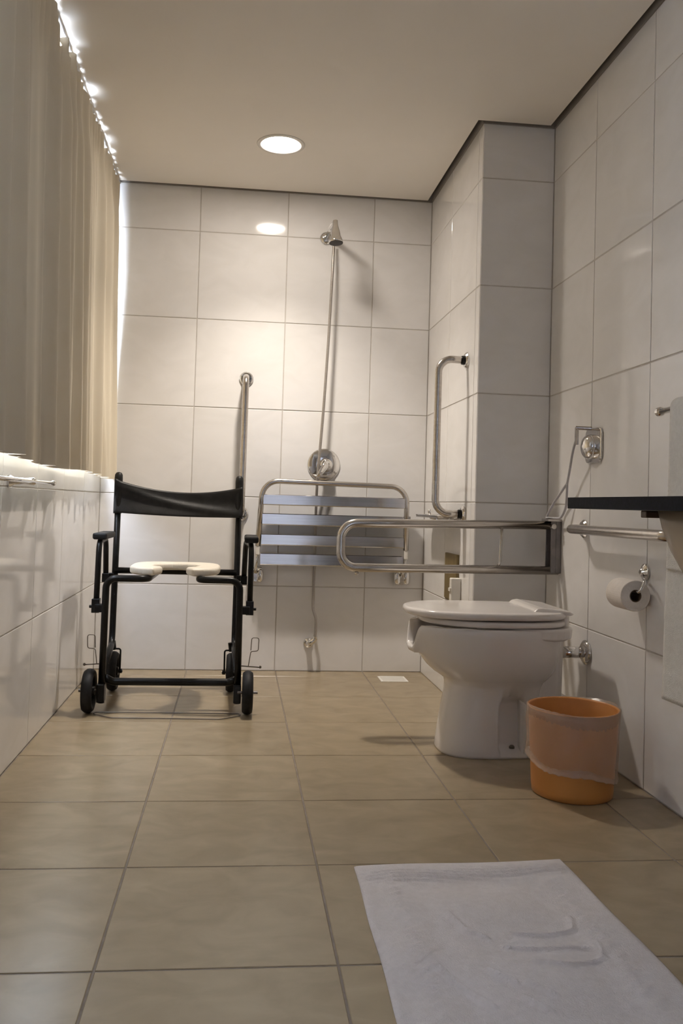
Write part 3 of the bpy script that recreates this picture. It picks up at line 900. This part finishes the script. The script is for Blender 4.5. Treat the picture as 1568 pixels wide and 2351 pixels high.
# ------------------------------------------------------------------ toilet paper
ph = thing('paper_holder', (XR, -1.635, .600), 'chrome paper holder with an oval wall plate on the right wall', 'holder')
bm = bmesh.new()
lathe(bm, [(.024, 0), (.0235, .006), (.014, .012), (.008, .018)], (XR, -1.635, .596), (-1, 0, 0), 28)
obj('wall_plate', bm, M_CHROME, ph, smooth=False, bevel=.001)
obj('wire_arm', tubebm(fillet([(XR - .012, -1.635, .590), (XR - .030, -1.690, .575), (.900, -1.693, .5445), (.900, -1.560, .5445)], .012, 5), .0038, 10), M_CHROME, ph, smooth=True)
pr_ = thing('toilet_roll', (.896, -1.625, .493), 'white toilet paper roll on the holder by the towels', 'toilet paper')
RC = (.8990, -1.672, .5335)
obj('paper', lathebm([(.017, 0), (.042, 0), (.0425, .003), (.0425, .095), (.042, .098), (.017, .098)], RC, (0, 1, 0), 44, cap=False), M_PAPER, pr_, smooth=False)
obj('tube', lathebm([(.0145, .0005), (.0172, .0005), (.0172, .0975), (.0145, .0975), (.0145, .0005)], RC, (0, 1, 0), 32, cap=False), M_CARD, pr_, label='brown cardboard core')
bpy.data.objects['paper'].modifiers.new('bevel', 'BEVEL').width = .001

# ------------------------------------------------------------------ towel bars and towels
def towel_bar(xw, out, z, y_end, y_post, y_far, y_post2, label, rr=.0055):
    t = thing('towel_bar', (xw, y_post, z), label, 'towel bar', 'slim towel bars')
    xb_ = xw + out * .068
    obj('rod', tubebm([(xb_, y_far, z), (xb_, y_end, z)], rr, 12), M_CHROME, t, smooth=True)
    obj('end_cap', lathebm([(rr * 1.2, 0), (rr * 1.5, .004), (rr * 1.5, .016), (rr, .018)], (xb_, y_end - .010, z), (0, 1, 0), 14), M_CHROME, t, smooth=False)
    for yp_ in (y_post, y_post2):
        p = obj('post', lathebm([(.017, 0), (.016, .006), (.010, .016), (.0085, .045), (.010, .066), (.007, .072)], (xw, yp_, z), (out, 0, 0), 20), M_CHROME, t, smooth=True)
towel_bar(XL, 1, .797, -1.305, -1.54, -2.2, -2.12, 'slim chrome towel bar below the curtain on the left wall')
towel_bar(XR, -1, 1.020, -1.835, -1.905, -2.55, -2.45, 'slim chrome towel bar on the right wall holding the towels', .0080)

def hung_towel(name, label, y_near, y_far, xb_, zbar, drop_front, drop_back, th, xr_off, seed, bands, flare=0.0, cat='towel'):
    """a towel folded over the bar: front leg, turn, back leg, with real thickness"""
    rng = random.Random(seed)
    prof_ = []
    r_ = xr_off
    nf = 64
    for i in range(nf + 1):
        t = i / nf
        prof_.append((-r_, zbar - drop_front + drop_front * t, t))
    for k in range(1, 8):
        a = PI * k / 8
        prof_.append((-r_ * math.cos(a), zbar + r_ * math.sin(a), 1))
    for i in range(21):
        t = i / 20
        prof_.append((r_, zbar - drop_back * t, 1))
    bm = bmesh.new()
    NW = 40
    g_ = []
    for j in range(NW + 1):
        s = j / NW
        col = []
        for (dx, z, t) in prof_:
            y_ = y_near + (y_far - y_near) * s + flare * (1 - t) * (1 - 2 * s)
            wv = .003 * math.sin(s * 11 + seed) * (1 - t) if dx < 0 else 0
            rel = 0
            if dx < 0:
                for (b0, b1, dep) in bands:
                    if b0 < z < b1: rel += dep * math.sin((z - b0) / (b1 - b0) * PI * 5)
                # blurred raised figures between the bands
                if bands and .0 < (z - bands[0][1]) < .11:
                    rel += .0016 * math.sin(s * 46) * math.sin((z - bands[0][1]) / .11 * PI)
            col.append(bm.verts.new((xb_ + dx - wv - rel, y_, z)))
        g_.append(col)
    for j in range(NW):
        for i in range(len(prof_) - 1):
            bm.faces.new((g_[j][i], g_[j + 1][i], g_[j + 1][i + 1], g_[j][i + 1]))
    o = obj(name, bm, M_TOWEL, smooth=True)
    s_ = o.modifiers.new('thick', 'SOLIDIFY'); s_.thickness = th; s_.offset = 1 if False else 0
    return tag(o, label, cat)
XB = XR - .068
hung_towel('bath_towel', 'longer white bath towel hanging lowest on the right towel bar', -1.925, -2.31, XB, 1.020, .712, .25, .007, .0125, 2, [(.36, .395, .0012), (.505, .535, .0012), (.60, .625, .0012)], .022)
hung_towel('hand_towel', 'shorter white hand towel laid over the bath towel on the bar', -1.935, -2.29, XB, 1.020, .395, .22, .007, .0215, 4, [(.80, .83, .0012), (.86, .89, .0012)], .012)

# ------------------------------------------------------------------ counter with basin
co = thing('vanity_counter', (.69, -2.9, .70), 'black granite washbasin counter jutting in from the right wall', 'counter')
CYe = -2.34
bm = bmesh.new()
bh = [(.702 + .154 * math.cos(PI + 2 * PI * k / 40), -2.562 - .154 * math.sin(PI + 2 * PI * k / 40)) for k in range(41)]
prism(bm, [(.441, -3.45), (XR, -3.45), (XR, CYe), (.441, CYe), (.441, -2.562)] + bh + [(.441, -2.562)], 'z', .7645, .7855)
obj('counter_top', bm, M_GRANITE, co)
bm = bmesh.new()
box(bm, .583, XR - .002, -2.372, -2.348, .751, .7645)
box(bm, .905, .93, -3.42, -2.372, .751, .7645)
obj('support_frame', bm, M_WOOD, co, bevel=.002)
bs = lathebm([(.001, -.165), (.045, -.163), (.085, -.15), (.125, -.115), (.15, -.07), (.165, -.03), (.172, 0), (.165, 0), (.158, -.03), (.118, -.11), (.08, -.143), (.001, -.157)], (0, 0, 0), seg=48, cap=False)
for v in bs.verts:
    v.co = Vector((.702 + v.co.x, -2.562 + v.co.y, .7645 + v.co.z))
obj('basin', bs, M_BASIN, co, smooth=True, label='ceramic basin bowl under the counter with shade put into its colour')
obj('splash_strip', boxbm(XR - .015, XR - .001, -3.45, CYe, .7855, .83), M_GRANITE, co, bevel=.002)

# ------------------------------------------------------------------ bath mat
bm = bmesh.new()
NU, NV = 110, 170
A, B = Vector((.080, -2.124)), Vector((.535, -2.094))
C_, D_ = Vector((.560, -2.800)), Vector((.070, -2.815))
def seg_d(px, py, ax, ay, bx, by):
    vx, vy = bx - ax, by - ay
    t = max(0, min(1, ((px - ax) * vx + (py - ay) * vy) / (vx * vx + vy * vy)))
    return math.hypot(px - ax - vx * t, py - ay - vy * t)
# the raised emblem: a few soft strokes in mat coordinates (metres from the far left corner)
strokes = [((.30, .30), (.36, .315)), ((.36, .315), (.41, .30)), ((.41, .30), (.42, .26)), ((.27, .345), (.33, .36)), ((.33, .36), (.41, .36)), ((.30, .40), (.36, .42)), ((.36, .42), (.42, .40)), ((.42, .40), (.43, .35)),
           ((.20, .22), (.22, .28)), ((.22, .28), (.25, .31)), ((.22, .42), (.25, .46)), ((.27, .46), (.30, .50)), ((.25, .50), (.28, .54)), ((.14, .40), (.17, .46)), ((.17, .46), (.20, .52))]
def relief(u, v):
    h = 0.0
    d = min(seg_d(u + .055, v - .01, *p, *q) for p, q in strokes)
    h += .0036 * math.exp(-(d / .0048) ** 2)
    W, H = .46, .70
    e = min(u, W - u, v)           # distance from the edge
    h += .0014 * math.exp(-((e - .068) / .016) ** 2) * (1 + .7 * math.sin((u + v) * 330 if e == v else v * 230 + 2.2 * math.sin(v * 41) + u * 120))
    h -= .0022 * math.exp(-((e - .115) / .018) ** 2)
    h += .0016 * math.sin(u * 17 + 1) * math.sin(v * 21 + .4) + .0012 * math.sin(u * 9 - v * 31)
    if v < .10: h += .0018 * math.sin(v * 420 + 6 * math.sin(u * 14)) * smooth01(.025, .05, v) * (1 - smooth01(.075, .1, v))
    return h
g_ = []
for i in range(NU + 1):
    a = i / NU
    col = []
    for j in range(NV + 1):
        b = j / NV
        p = A.lerp(B, a).lerp(D_.lerp(C_, a), b)
        u, v_ = a * .46, b * .70
        edge = min(a * .46, (1 - a) * .46, b * .7, (1 - b) * .7)
        x, y_ = p.x, p.y
        y_ += .006 * math.sin(a * 5.2 + .8) * (1 - smooth01(0, .25, b))
        x += .0012 * math.sin(b * 14) * (1 if a > .9 or a < .1 else .5)
        h = .0075 + 1.8 * relief(u, v_) * smooth01(0, .02, edge)
        h *= smooth01(-.004, .010, edge) * .75 + .25
        col.append(bm.verts.new((x, y_, max(h, .0022))))
    g_.append(col)
for i in range(NU):
    for j in range(NV):
        bm.faces.new((g_[i][j], g_[i + 1][j], g_[i + 1][j + 1], g_[i][j + 1]))
be = [e for e in bm.edges if e.is_boundary]
ex = bmesh.ops.extrude_edge_only(bm, edges=be)
for q in ex['geom']:
    if isinstance(q, bmesh.types.BMVert): q.co.z = .0005
mt_ = obj('bath_mat', bm, M_MAT, smooth=True)
tag(mt_, 'white towelling bath mat with raised pattern lying on the floor', 'bath mat')
